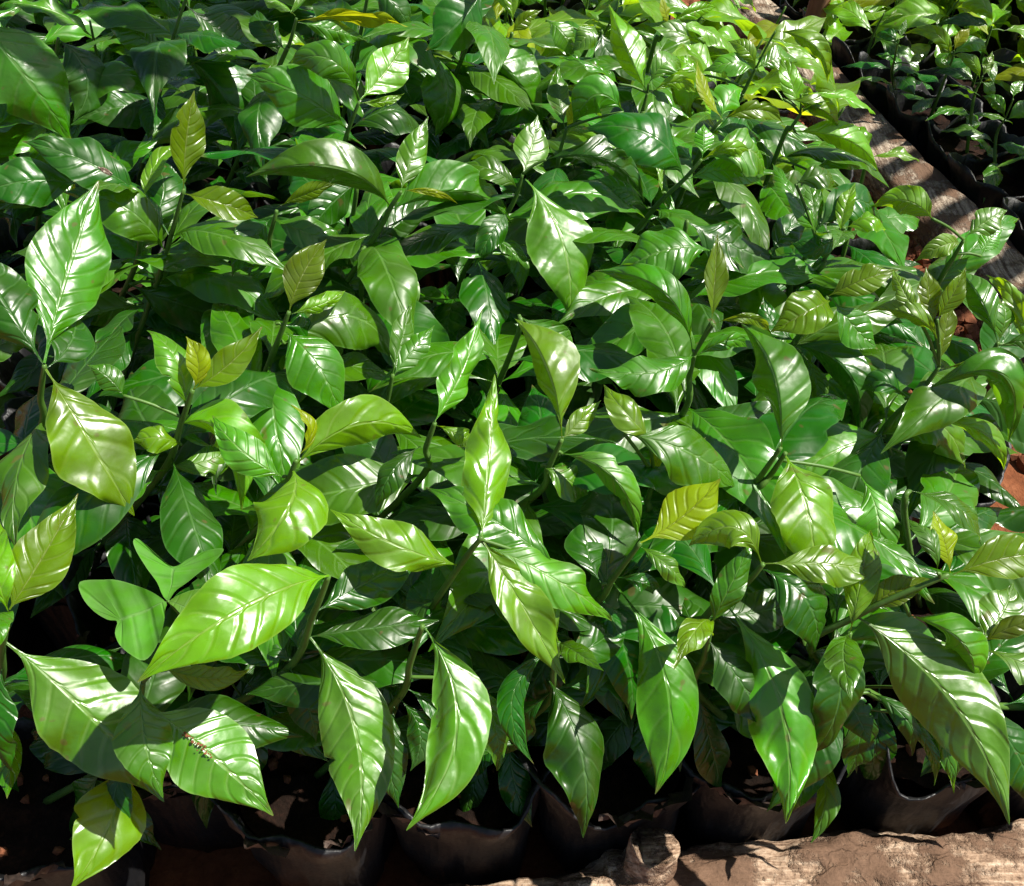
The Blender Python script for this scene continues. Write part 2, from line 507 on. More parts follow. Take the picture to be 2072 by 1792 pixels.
# shared leaves for the crowd (unit length, base at the origin, along +Y, face up)
LIB = {}
for ty in 'DMLPYBG':
    LIB[ty] = []
    for i in range(10):
        rg = random.Random(ord(ty) * 31 + i)
        ar = rg.uniform(0.03, 0.17)
        dr = rg.uniform(-0.05, 0.22)
        LIB[ty].append(leaf_mesh('leaf', Vector((0, 0, 0)), Vector((rg.uniform(-.05, .05), .5, ar)) * .115, Vector((rg.uniform(-.05, .05), .95, -dr)) * .115, Vector((0, 0, 1)),
                                 rg.uniform(.29, .38) * .115, LEAF[ty], i * 7 + ord(ty), 30, 8, fold=rg.uniform(-.25, .40), curl=rg.uniform(0, .3), wave=rg.uniform(.03, .10), bulge=rg.uniform(.006, .014), twist=rg.uniform(-.5, .5)))


TILT = Vector((0, 0, 1)).rotation_difference((SUN + Vector((0, -.7, .7)) + Vector((0, 0, 1))).normalized()).to_matrix().to_4x4()


def crowd_leaf(plant, pos, az, el, roll, L, ty, rg, tilt=False):
    me = rg.choice(LIB[ty])
    o = bpy.data.objects.new('leaf', me)
    COL.objects.link(o)
    o.parent = plant
    o.matrix_local = Matrix.Translation(pos - plant.location) @ (TILT if tilt else Matrix.Identity(4)) @ Matrix.Rotation(az, 4, 'Z') @ Matrix.Rotation(el, 4, 'X') @ Matrix.Rotation(roll, 4, 'Y') @ Matrix.Scale(L / .115, 4)
    return o


# ------------------------------------------------------------------ bags in rows
SP, RIM = 0.137, 0.165
BAGS = []       # (position, ground z, bed)
for r in range(17):
    for c in range(-11, 9):
        x0 = -0.044 + c * SP + (0.5 * SP if r % 2 else 0) * 0.6
        y0 = 0.366 + r * 0.131
        x = x0 - 0.13 * (y0 - 0.366)
        y = y0 + 0.10 * x0
        if x > log_x(y) - 0.28: continue
        BAGS.append([Vector((x, y, 0)), 'main', None, r])
for r in range(13):
    for c in range(7):
        y = 0.75 + r * 0.125 + 0.02 * c
        x = log_x(y) + 0.122 + c * 0.118
        BAGS.append([Vector((x, y, -0.10)), 'second', None, c])


NUM = ['front', 'second', 'third', 'fourth', 'fifth', 'sixth', 'seventh', 'eighth', 'ninth', 'tenth', 'eleventh', 'twelfth', 'thirteenth', 'fourteenth', 'fifteenth', 'sixteenth', 'seventeenth', 'eighteenth', 'nineteenth', 'twentieth']
def row_labels():
  for b in BAGS:          # place of each bag in its row, counted from the side log (main bed) or from the front (second bed)
    row = [q for q in BAGS if q[1] == b[1] and q[3] == b[3]]
    row.sort(key=lambda q: -q[0].x if b[1] == 'main' else q[0].y)
    k_ = [id(q) for q in row].index(id(b))
    b.append(('nearest' if k_ == 0 else NUM[k_] + ' nearest') + (' the side log' if b[1] == 'main' else ' the viewer'))


def in_view(p, mu=150, mv=150):
    q = proj(p)
    return q is not None and -mu < q[0] < 2072 + mu and -mv < q[1] < 1792 + mv


def bag_meshes(seed):
    rg = random.Random(seed)
    n = 60
    a0 = rg.uniform(-.4, .4)
    V, Fc = [], []
    prof = [(0.0, 0.046), (0.03, 0.054), (0.07, 0.056), (0.11, 0.057), (0.14, 0.059), (0.16, 0.062), (0.172, 0.064), (0.171, 0.0615), (0.150, 0.058), (0.122, 0.055)]
    for k, (z, r) in enumerate(prof):
        for j in range(n):
            th = 2 * math.pi * j / n
            ear = max(0, math.cos(th - a0)) ** 6 + max(0, math.cos(th - a0 - math.pi)) ** 6
            hi = min(1, max(0, (z - 0.10) / 0.07))
            cr = noise.noise(Vector((math.cos(th) * 2.2, math.sin(th) * 2.2, z * 20 + seed * 3.1)))
            cr2 = noise.noise(Vector((math.cos(th) * 6, math.sin(th) * 6, z * 45 + seed * 1.7)))
            r2 = r * (1 + 0.55 * ((math.cos(th) ** 6 + math.sin(th) ** 6) ** (-1 / 6) - 1))
            cr2 = cr2 + 0.8 * abs(noise.noise(Vector((th * 3.0, z * 9, seed * 2.9))))
            rr = r2 * (1 + 0.10 * cr + 0.06 * cr2 + hi * (0.22 * ear + 0.10 * cr))
            zz = z + hi * (0.026 * ear - 0.012 + 0.034 * noise.noise(Vector((math.cos(th) * 1.7, math.sin(th) * 1.7, seed * 5.3))) + 0.006 * cr2)
            V.append((math.cos(th) * rr, math.sin(th) * rr, zz))
    for k in range(len(prof) - 1):
        for j in range(n):
            j2 = (j + 1) % n
            Fc.append((k * n + j, k * n + j2, (k + 1) * n + j2, (k + 1) * n + j))
    Fc.append(tuple(range(n - 1, -1, -1)))
    bag = mesh('bag', V, Fc)
    bag.materials.append(M_BAG)
    SV, SF = [(0, 0, 0.136)], []
    rings = 6
    for k in range(1, rings + 1):
        for j in range(n):
            th = 2 * math.pi * j / n
            r = 0.060 * k / rings
            p = Vector((math.cos(th) * r, math.sin(th) * r, 0))
            SV.append((p.x, p.y, 0.133 + 0.008 * noise.noise(p * 45 + Vector((seed, 0, 0))) + 0.004 * noise.noise(p * 140 + Vector((seed, 0, 0)))))
    SF += [(0, 1 + j, 1 + (j + 1) % n) for j in range(n)]
    for k in range(rings - 1):
        for j in range(n):
            j2 = (j + 1) % n
            SF.append((1 + k * n + j, 1 + (k + 1) * n + j, 1 + (k + 1) * n + j2, 1 + k * n + j2))
    soil = mesh('soil', SV, SF)
    soil.materials.append(M_POT)
    return bag, soil


BAGLIB = [bag_meshes(i) for i in range(6)]

# ------------------------------------------------------------------ the seedlings one can pick out, measured from the photograph
# P z apex_u apex_v [stem pixels...] | label
# leaf: base u v, middle u v, tip u v, width px, tip depth cm (+ farther), arch cm, roll deg, type
HERO = """
P .47 -70 60 -90 160 | tall seedling cut off by the left edge with a large leaf over the corner
-60 25 60 165 146 288 190 2 1.5 0 M
-95 370 10 262 92 190 118 -1 1 -10 G
P .45 388 -35 345 95 300 290 | tall slim seedling at the top left with a long glossy leaf arching right
352 98 455 195 504 350 115 1 3 0 D^-0.75
340 215 250 215 157 240 125 -1 1 15 D
380 10 440 60 520 95 70 3 1 0 D
330 120 270 60 200 30 60 3 1 0 M
P .42 372 382 345 480 318 570 | seedling with an upright olive leaf and a bronze leaf side by side near the left
370 378 378 280 393 183 72 -3 0 18 B
378 392 450 412 522 440 62 0 1 0 B
345 500 430 472 588 560 95 0 2 -5 M
325 505 262 425 128 388 100 0 2 0 M
262 575 380 620 530 655 100 -1 1 0 D
P .40 292 400 285 470 265 560 | seedling in the left shade carrying a dull leaf with a small moth on it
272 378 165 322 45 285 92 1 1 0 D
160 372 60 365 -60 400 95 0 1 0 D
290 615 215 628 148 652 78 -1 0 0 M
285 470 330 400 300 310 70 2 1 0 D
P .43 90 738 82 800 70 900 | leftmost tall seedling whose upright bright leaf and drooping leaf form a long S
90 730 128 580 200 366 148 1 0 6 M
94 745 155 850 272 1043 155 -1 1 0 L
86 735 20 630 -60 500 120 3 1 0 D
100 745 142 695 150 635 90 4 0 0 D
60 960 130 985 170 1030 110 2 0 0 D
P .44 600 36 585 90 562 140 | seedling at the top with a narrow yellow leaf stretched out to the right
607 42 715 32 826 54 34 -1 1 75 Y
607 47 665 58 742 82 40 1 1 20 M
597 28 565 5 520 -15 40 1 0 40 L
575 100 540 60 520 20 60 2 1 0 D
P .42 727 205 705 262 688 320 | seedling near the top with an upright yellow-green oval leaf lit from behind
730 198 784 140 828 74 80 -1 -.5 0 L
731 208 775 206 818 188 18 0 0 30 L
728 195 665 118 583 128 72 0 2.5 -15 M
698 258 605 190 498 150 120 -1 2 -10 M
708 263 790 222 862 284 68 0 2 -20 D
690 300 650 330 600 380 60 1 1 0 D
P .42 812 386 787 425 745 500 | seedling with an upright pale pointed leaf above two wide glossy arching leaves
811 382 836 310 867 235 60 -2 0 12 P
815 386 870 388 926 412 16 -1 .5 30 Y
787 418 700 345 498 358 92 1 3 0 M^-0.75
796 425 905 388 1036 452 88 0 2.5 0 M^-0.75
745 500 820 440 880 395 60 3 0 0 D
P .40 560 425 548 470 520 560 | seedling half hidden behind wide leaves with a narrow olive leaf near the upper left
560 415 620 392 684 368 34 -1 0 50 B
540 440 500 500 470 560 70 1 1 0 D
550 440 620 470 712 520 70 1 2 0 M
P .45 985 -50 960 40 930 130 | tall seedling at the top middle with a big grey-green leaf hanging tip down
985 -30 928 45 862 102 105 1 1 0 D
866 104 905 175 881 276 100 1 1.5 -12 M
945 80 1025 140 1098 252 108 0 3 0 M^-0.75
P .41 1058 352 1030 425 935 560 | seedling in the middle with one large pale ribbed leaf hanging straight down
1058 350 1078 290 1088 232 92 0 -.5 0 P
1069 363 1136 480 1152 646 138 -1 1 0 P
1105 322 1195 315 1304 408 62 0 2 0 D^-0.75
1025 430 990 480 960 540 60 1 1 0 D
1050 380 1010 350 930 330 55 2 1 0 M
985 480 1045 520 1048 600 48 1 0 0 M
P .40 1420 322 1385 362 1300 450 | seedling right of the middle whose thick dark stem leans far to the right
1382 356 1322 275 1178 260 105 0 2 10 D
1420 320 1425 285 1424 250 44 -1 0 10 P
1422 323 1470 300 1518 326 30 -1 1.5 40 L
1425 326 1495 300 1545 355 85 3 1.5 0 P
1388 366 1455 345 1545 378 46 1 1.5 10 M
1330 388 1340 345 1346 296 18 -1 0 40 L
1300 420 1250 380 1180 375 55 0 1.5 -15 M
1320 440 1380 480 1345 410 60 3 0 0 D
P .38 1147 258 1130 320 1120 390 | seedling with a plump unopened bud leaf in the upper middle
1147 255 1164 220 1181 178 32 -1 0 0 Y
1138 256 1132 190 1130 130 42 1 0 15 M
1150 262 1235 298 1288 378 52 0 1.5 0 L^-0.75
1262 226 1212 190 1160 250 90 3 1 0 M
P .40 1462 240 1440 265 1420 300 | seedling with a single bright yellow blade standing up at the upper right
1462 240 1432 195 1410 122 30 -1 0 20 Y
1466 238 1520 222 1585 250 34 0 1 20 B
1440 262 1490 260 1540 285 50 2 1 0 D
1455 245 1475 200 1500 180 50 4 1 0 P
P .42 1354 48 1335 80 1318 110 | seedling at the top right of the middle with lime leaves spread both ways
1356 50 1415 56 1498 118 42 0 1 -30 L
1425 88 1365 62 1300 46 38 1 1 0 P
1350 45 1345 20 1338 -10 20 -1 0 20 Y
1360 40 1400 25 1450 15 25 1 1 30 L
P .40 1310 188 1300 225 1285 260 | seedling in the upper middle with a long shiny leaf edged by a lime underside
1308 186 1266 95 1232 8 62 1 1.5 0 L^-0.75
1314 189 1357 168 1410 188 25 0 1 40 L
1315 150 1347 126 1378 140 42 2 1 0 P
1252 170 1192 128 1130 116 28 0 1 30 M
P .40 1530 137 1505 185 1480 230 | seedling near the right log with a lime leaf curling over a pale one
1530 137 1508 97 1472 83 34 0 1 -20 L
1524 139 1470 128 1423 144 45 0 1 0 P
1410 148 1385 125 1359 115 28 1 0 0 L
1570 62 1648 92 1674 168 40 0 2 0 L^-0.75
1525 142 1570 118 1614 126 42 1 .5 0 P
P .38 1205 50 1190 90 1170 130 | seedling among the crowd at the top with two light leaves hanging left
1104 41 1138 65 1160 114 52 0 1 0 P
1206 50 1185 75 1157 104 44 0 1 0 P
P .38 1620 230 1600 260 1580 290 | seedling on the right edge with two wavy lime leaves reaching over the log
1620 190 1695 192 1772 232 34 0 1 -25 L
1585 200 1642 212 1698 258 40 0 1.5 0 L^-0.75
1618 272 1702 278 1777 346 50 0 2 0 L^-0.75
1640 346 1700 325 1758 348 26 0 1 -10 M
P .37 1650 480 1630 520 1600 570 | seedling by the right log with a dull blue-green rounded leaf
1657 462 1606 392 1562 330 50 0 1.5 25 M
1610 372 1650 355 1692 376 42 1 1 0 M
1650 457 1720 408 1786 452 72 3 1 0 D
1560 520 1590 470 1640 440 50 3 0 0 D
P .38 1700 470 1670 520 1640 560 | seedling tucked behind the rounded blue-green leaf near the right log
1720 455 1760 440 1790 470 40 0 1 -20 L
1690 480 1650 500 1600 490 50 1 1 0 D
P .36 1950 485 1930 520 1900 570 | seedling with a short lime leaf and a shiny one lying against the right log
1886 442 1822 404 1763 420 62 1 1 -20 L
1955 474 2000 445 2038 425 50 0 0 0 P
1985 518 2000 490 2030 462 38 0 0 0 P
1940 490 1900 500 1850 530 40 0 1 -20 L
P .38 1675 600 1640 660 1600 705 | seedling with two matching grey-olive ribbed leaves spread left and right
1690 610 1638 628 1560 671 84 -1 1 0 B
1675 599 1742 568 1818 546 62 0 .5 0 B
1690 602 1722 655 1776 706 72 2 0 0 M
1620 700 1570 660 1545 600 50 2 0 0 D
1600 706 1700 735 1732 897 78 1 2.5 0 D^-0.75
1640 720 1655 780 1640 850 40 2 0 40 M
P .38 1900 742 1860 795 1780 880 | seedling at the right with four small upright young leaves of olive and lime
1900 692 1832 632 1755 628 38 0 2 0 L^-0.75
1890 655 1882 605 1874 540 48 -1 0 0 B
1896 645 1930 592 1954 540 42 -1 0 10 B
1898 735 1912 680 1921 600 36 -1 0 20 B
1858 642 1830 592 1808 546 36 1 1 -20 L
1905 746 1990 734 2095 748 26 -1 .5 30 B
1866 796 2012 752 2040 895 66 0 3 0 M^-0.75
1770 892 1850 850 1955 955 82 0 2.5 0 P
1880 846 1975 868 2032 952 40 1 1.5 0 L^-0.75
1820 800 1780 770 1740 790 50 1 1 0 D
1800 890 1700 908 1592 972 125 -2 1 0 P
P .37 2020 692 1990 740 1960 780 | seedling at the right edge with white-glinting leaves beside the red soil
2016 690 1988 612 1938 545 58 0 2 0 M^-0.75
2085 705 2050 605 1995 556 40 1 1.5 -30 L
2022 690 2035 640 2000 590 50 1 1 20 M
2030 700 2070 690 2120 720 40 0 1 0 M
P .41 390 788 366 858 325 960 | seedling at the left with a pair of yellow-bronze young leaves
392 788 402 738 376 680 52 -1 0 0 Y
394 786 462 738 531 660 68 -1 0 0 B
370 822 362 738 297 668 70 0 1 12 P
367 856 432 862 488 1033 100 -1 2.5 0 L^-0.75
376 906 320 885 265 892 62 -1 1 0 L
250 800 215 760 176 738 70 0 0 0 M
345 945 440 925 470 880 60 2 1 0 P
330 960 250 975 163 1012 90 -1 0 0 M
P .40 585 630 562 690 535 760 | seedling left of the middle with an upright olive leaf above a scallop-edged glossy leaf
585 632 608 565 661 484 84 -1 0 0 B
592 636 645 617 699 588 38 0 .5 20 L
588 672 648 748 690 850 130 -1 1 0 M
590 700 692 638 805 738 112 3 1.5 0 M
485 756 550 820 602 892 66 -1 1 0 D
545 650 600 660 640 640 40 3 1 0 D
P .385 600 930 585 970 570 1020 | seedling with a broad lime leaf fanned out and a curled yellow shoot
600 942 712 862 853 886 105 0 1.5 12 L
606 915 630 868 588 818 26 -1 0 30 Y
592 950 582 1030 500 1135 178 -4 2 0 L
560 960 500 920 430 840 85 2 1 0 P
P .395 665 1165 635 1240 575 1360 | seedling with the biggest pale shining leaf lying across the lower left
668 1163 500 1225 278 1380 165 -4 2 0 L
632 1242 740 1180 860 1120 105 0 0 0 D
635 1290 712 1450 718 1722 162 -1 .2 0 P^-0.4
600 1360 560 1300 520 1250 60 2 0 0 D
580 1360 620 1420 640 1500 80 3 0 0 D
P .345 795 757 780 830 760 900 | small seedling in the middle with a cupped dark young leaf
796 752 815 680 832 612 50 0 0 12 M
800 756 842 702 879 658 62 -1 0 0 M
P .39 880 855 862 905 840 980 | seedling in the middle with a slender folded leaf standing upright
880 850 938 745 976 625 66 -1 0 25 P
885 860 930 880 960 900 40 1 1 0 L
840 900 790 960 760 1030 60 1 1 0 D
P .395 1137 888 1110 945 1072 1010 | seedling in the centre with a long wavy bright leaf bending to the upper left
1136 885 1112 760 1042 645 105 0 1.5 0 L^-0.75
1140 886 1176 850 1216 810 46 -1 0 10 L
1080 940 1130 960 1190 1000 70 2 1 0 P
1150 918 1222 950 1290 1090 66 0 2 0 P^-0.75
P .39 975 1086 930 1145 830 1290 | centre seedling with one leaf standing straight up and one hanging below it
975 1083 990 930 1001 757 102 1 0 0 L
981 1094 1048 1210 1143 1382 105 0 .5 0 L
925 1142 808 1105 668 1030 108 -1 1 0 L
1132 1152 1010 1058 860 985 112 2 1.5 0 M
1000 1110 1130 1175 1238 1256 100 1 1 0 P
880 1232 945 1205 1012 1168 70 1 0 0 D
860 1268 925 1370 860 1480 80 2 1 0 D
P .40 1405 718 1395 760 1380 840 | seedling with a shadow-striped leaf stretched left and a slim bronze leaf upright
1405 716 1318 752 1192 745 88 -1 1 10 M
1396 702 1352 600 1202 548 70 1 2.5 0 M^-0.75
1440 650 1446 570 1452 472 50 -1 0 10 B
1445 655 1490 643 1562 676 22 0 1 40 B
1415 720 1470 690 1512 704 32 1 1 30 M
P .385 1580 905 1540 962 1480 1040 | seedling with a long striped glossy leaf hanging left of a grey shining one
1581 903 1568 770 1500 655 112 1 2 0 M^-0.75
P .38 1590 915 1560 960 1520 1010 | seedling with a broad pale leaf hanging point down in the right middle
1590 920 1634 1030 1648 1184 132 -2 1 0 L
1740 962 1778 1060 1742 1172 84 2 1 0 P
P .375 1545 1140 1505 1185 1425 1250 | seedling with a leaning stem and a long white-glossed leaf pointing straight down
1548 1140 1650 1140 1776 1155 80 -1 1 0 L
1480 1234 1580 1430 1590 1666 150 -1 .2 0 P^-0.4
1535 1136 1492 1068 1394 1104 90 1 1 0 L
1545 1150 1620 1200 1648 1320 110 3 1 0 D
P .375 1296 1098 1242 1168 1195 1230 | seedling with a big glowing yellow-bronze ribbed leaf standing up
1296 1098 1372 1052 1458 968 118 -1 -.5 0 Y
1300 1106 1352 1145 1386 1190 40 1 1 0 P
1240 1176 1352 1395 1326 1606 140 1 1.2 0 G^-0.35
1244 1168 1300 1178 1322 1202 36 1 1 0 D
1205 1180 1190 1110 1205 1050 80 3 0 0 D
P .355 1324 966 1310 1010 1290 1050 | small seedling with two little yellow and bronze leaves in the centre right
1325 966 1374 936 1428 884 50 -1 0 0 B
1322 966 1330 920 1326 876 30 -1 0 20 Y
1262 876 1372 905 1488 986 112 2 1.5 0 M
1312 882 1262 830 1222 778 68 1 1 0 L
P .385 1920 1162 1735 1245 1645 1325 | lower right seedling with large white-shining leaves hanging over the front log
1926 1156 1912 1100 1888 1034 50 -1 0 10 Y
1935 1162 2020 1132 2135 1122 78 0 .5 0 B
1756 1226 1820 1192 1896 1174 60 -1 0 0 B
1890 1150 1884 1092 1836 1050 40 0 1 10 M
1736 1252 1912 1400 2042 1668 165 -2 .2 0 P^-0.45
1643 1335 1770 1290 1902 1490 82 1 3 0 M^-0.75
1840 1245 1930 1285 1965 1390 70 2 2 0 P^-0.75
1860 1395 1905 1490 1930 1606 45 1 1 30 M
P .33 1985 1300 1960 1360 1930 1420 | seedling cut off by the right edge with a drooping lime leaf
1980 1290 2028 1240 2050 1178 76 1 0 0 P
1986 1300 2050 1268 2120 1252 42 -1 0 10 B
1996 1312 2065 1340 2160 1420 70 0 1.5 -10 P
P .37 18 1240 5 1310 -10 1400 | leftmost lower seedling with a dark olive leaf rising from the edge
20 1226 96 1110 158 998 112 0 0 0 B
25 1250 -10 1270 -50 1300 60 -2 0 0 B
15 1300 175 1440 332 1622 190 -2 .5 0 P^-0.3
-25 1420 15 1520 14 1616 60 1 0 0 G
P .345 290 1380 280 1440 262 1520 | low seedling at the bottom left with three shaded leaves fanned downward
280 1384 290 1480 330 1614 115 1 0 0 M
332 1435 430 1530 553 1650 165 -1 .3 0 P^-0.25
262 1560 222 1665 143 1800 140 -3 1 0 L
330 1350 420 1372 508 1352 50 0 .5 0 B
P .365 855 1265 830 1340 800 1420 | front seedling in the lower middle with a shadowed hanging leaf beside a pale one
858 1268 925 1460 822 1680 135 -1 .2 0 P^-0.4
960 1380 1000 1460 1005 1560 70 2 1 0 M
800 1420 850 1480 830 1560 60 2 0 0 D
P .33 1130 1300 1120 1360 1100 1430 | front seedling deep in shade with one dark pointed leaf hanging down
1098 1375 1170 1500 1180 1695 125 2 1.5 0 D
1110 1310 1040 1400 1080 1545 60 3 1 0 D
1140 1330 1210 1300 1260 1240 70 4 0 0 D
P .34 1440 1260 1425 1330 1410 1400 | front seedling in shade between the two long hanging leaves at the right
1500 1370 1600 1400 1700 1500 70 4 0 0 D
1430 1290 1470 1340 1560 1480 90 3 1 0 D
1640 1500 1670 1600 1640 1706 50 1 0 30 M
1420 1330 1400 1260 1370 1200 70 4 0 0 D
P .34 1720 1280 1700 1350 1680 1430 | low seedling behind the front log with small dull hanging leaves
1700 1390 1730 1440 1760 1510 70 2 0 0 D
1760 1400 1830 1450 1845 1530 40 2 1 20 D
1800 1440 1860 1480 1890 1590 30 1 1 30 M
P .43 118 76 110 150 | seedling behind the corner leaf at the left showing one dull rounded leaf
120 80 175 150 148 246 130 2 0 0 D
P .43 745 -30 735 40 | seedling at the top edge with a dark leaf pointing down to the right
745 -25 800 10 832 72 60 1 1 0 D
P .40 722 366 715 430 | seedling with a rounded dull leaf hanging left of the tall stem
718 372 668 415 618 478 118 1 0 0 D
P .38 1214 62 1205 110 | seedling in the upper middle with a dark ribbed rounded leaf
1216 68 1234 114 1268 160 72 1 .5 0 D
P .38 1034 70 1025 110 | seedling near the top with an olive leaf slanting up to the right
1036 66 1065 38 1096 20 30 0 0 20 B
P .31 1757 312 1745 360 | seedling leaning out over the side log with two short lime leaves
1750 300 1742 272 1722 250 36 -1 0 0 L
1765 318 1812 311 1860 327 22 0 1 -25 L
P .37 738 498 730 560 | seedling with a pale spotted leaf drooping in a dark gap
740 503 800 568 833 656 102 1 .5 0 P
P .38 1050 636 1040 700 | seedling behind the centre with a broad half-shaded leaf
1052 640 1120 690 1166 752 90 2 1 0 M
P .39 1438 505 1430 570 | seedling with a wide dull blue-green leaf lying flat right of the middle
1436 508 1370 500 1240 562 118 2 1 8 M
P .39 1390 445 1380 500 | seedling with a smooth dark leaf reaching down to the right
1390 448 1480 496 1582 532 84 2 1 -8 D
P .36 1842 990 1830 1040 | seedling in a dark gap at the right with a narrow white-glinting leaf
1840 992 1925 1018 1986 1106 50 2 1.5 -20 M
"""

# the second, lower bed beyond the side log: younger plants
SECOND = """
P .17 1930 112 1915 150 1900 190 | young seedling beyond the log with a yellow upright leaf among lime ones
1919 108 1890 66 1829 68 28 0 1.5 -25 L
1930 92 1946 75 1964 57 22 -1 0 0 Y
1928 108 1962 88 2000 113 24 0 1 -10 P
1918 100 1905 120 1925 135 20 1 0 0 P
P .15 1984 165 1970 200 1955 240 | young seedling beyond the log with a small pale downturned leaf
1965 168 1925 142 1890 147 20 0 1 0 D
1985 163 2000 175 2013 194 32 0 0 0 P
1982 156 1962 118 1928 111 22 0 1.5 -25 L
1992 142 2002 125 2008 103 18 -1 0 0 L
P .17 2008 52 1995 90 1985 120 | young seedling at the far right beyond the log with a white-glinting leaf
2008 56 1938 40 1890 52 20 0 1 0 D
2010 50 1985 10 1937 15 30 0 1.5 -25 L
2030 62 2060 58 2100 92 32 0 1 -25 L
P .17 1818 80 1810 120 1805 150 | sparse young seedling nearest the log in the second bed
1827 95 1802 70 1770 71 22 0 1 0 D
1815 126 1795 112 1770 111 12 0 .5 10 M
1838 128 1852 118 1868 116 14 0 .5 0 L
P .13 2033 242 2015 280 2000 300 | young seedling at the right edge beyond the log with a bright curved leaf
2033 240 2016 204 1988 194 24 0 1 -10 M
2036 247 2062 225 2095 210 30 0 1 0 P
2050 200 2055 180 2072 165 30 0 0 0 P
"""


def parse(txt):
    out = []
    for ln in txt.strip().split('\n'):
        if ln.startswith('P '):
            a, lab = ln[2:].split('|')
            out.append(([float(x) for x in a.split()], lab.strip(), []))
        else:
            q = ln.split()
            out[-1][2].append([float(x) for x in q[:-1]] + [q[-1]])
    return out


def hero_nodes(rec, bed):
    (z, au, av, *st), label, leaves = rec
    A = at_z(au, av, z)
    nodes = [A] + [at_y(st[i], st[i + 1], A.y + 0.004 * i) for i in range(0, len(st), 2)]
    soil = (RIM - 0.034) + (-0.10 if bed == 'second' else 0)
    while len(nodes) > 1 and nodes[-1].z < soil + 0.055:     # no node down at the soil
        q = nodes.pop()
        if len(nodes) == 1:
            nodes.append(A.lerp(q, 0.4 * (A.z - soil) / max(0.05, A.z - q.z)))
            break
    d = (nodes[-1] - nodes[-2])
    d = d / max(0.01, -d.z)
    d.x = max(-.7, min(.7, d.x))
    d.y = max(-.3, min(.3, d.y))
    g = nodes[-1] + d * (nodes[-1].z - soil)
    return nodes, Vector((g.x, g.y, 0))


def settle(points, bed):
    """push neighbouring bags apart until none overlap"""
    for it in range(120):
        for i in range(len(points)):
            for j in range(i):
                dv = points[i] - points[j]
                if dv.length < 0.116:
                    if dv.length < 1e-4: dv = Vector((.01, .005, 0))
                    c = dv.normalized() * (0.116 - dv.length) * 0.5
                    points[i] += c
                    points[j] -= c
        for p in points:
            if bed == 'main':
                p.y = max(p.y, 0.364 + 0.10 * p.x)
                p.x = min(p.x, log_x(p.y) - 0.14)
            else:
                p.x = max(p.x, log_x(p.y) + 0.122)
    return points


def closest(path, p):
    return min(path, key=lambda q: (q - p).length)


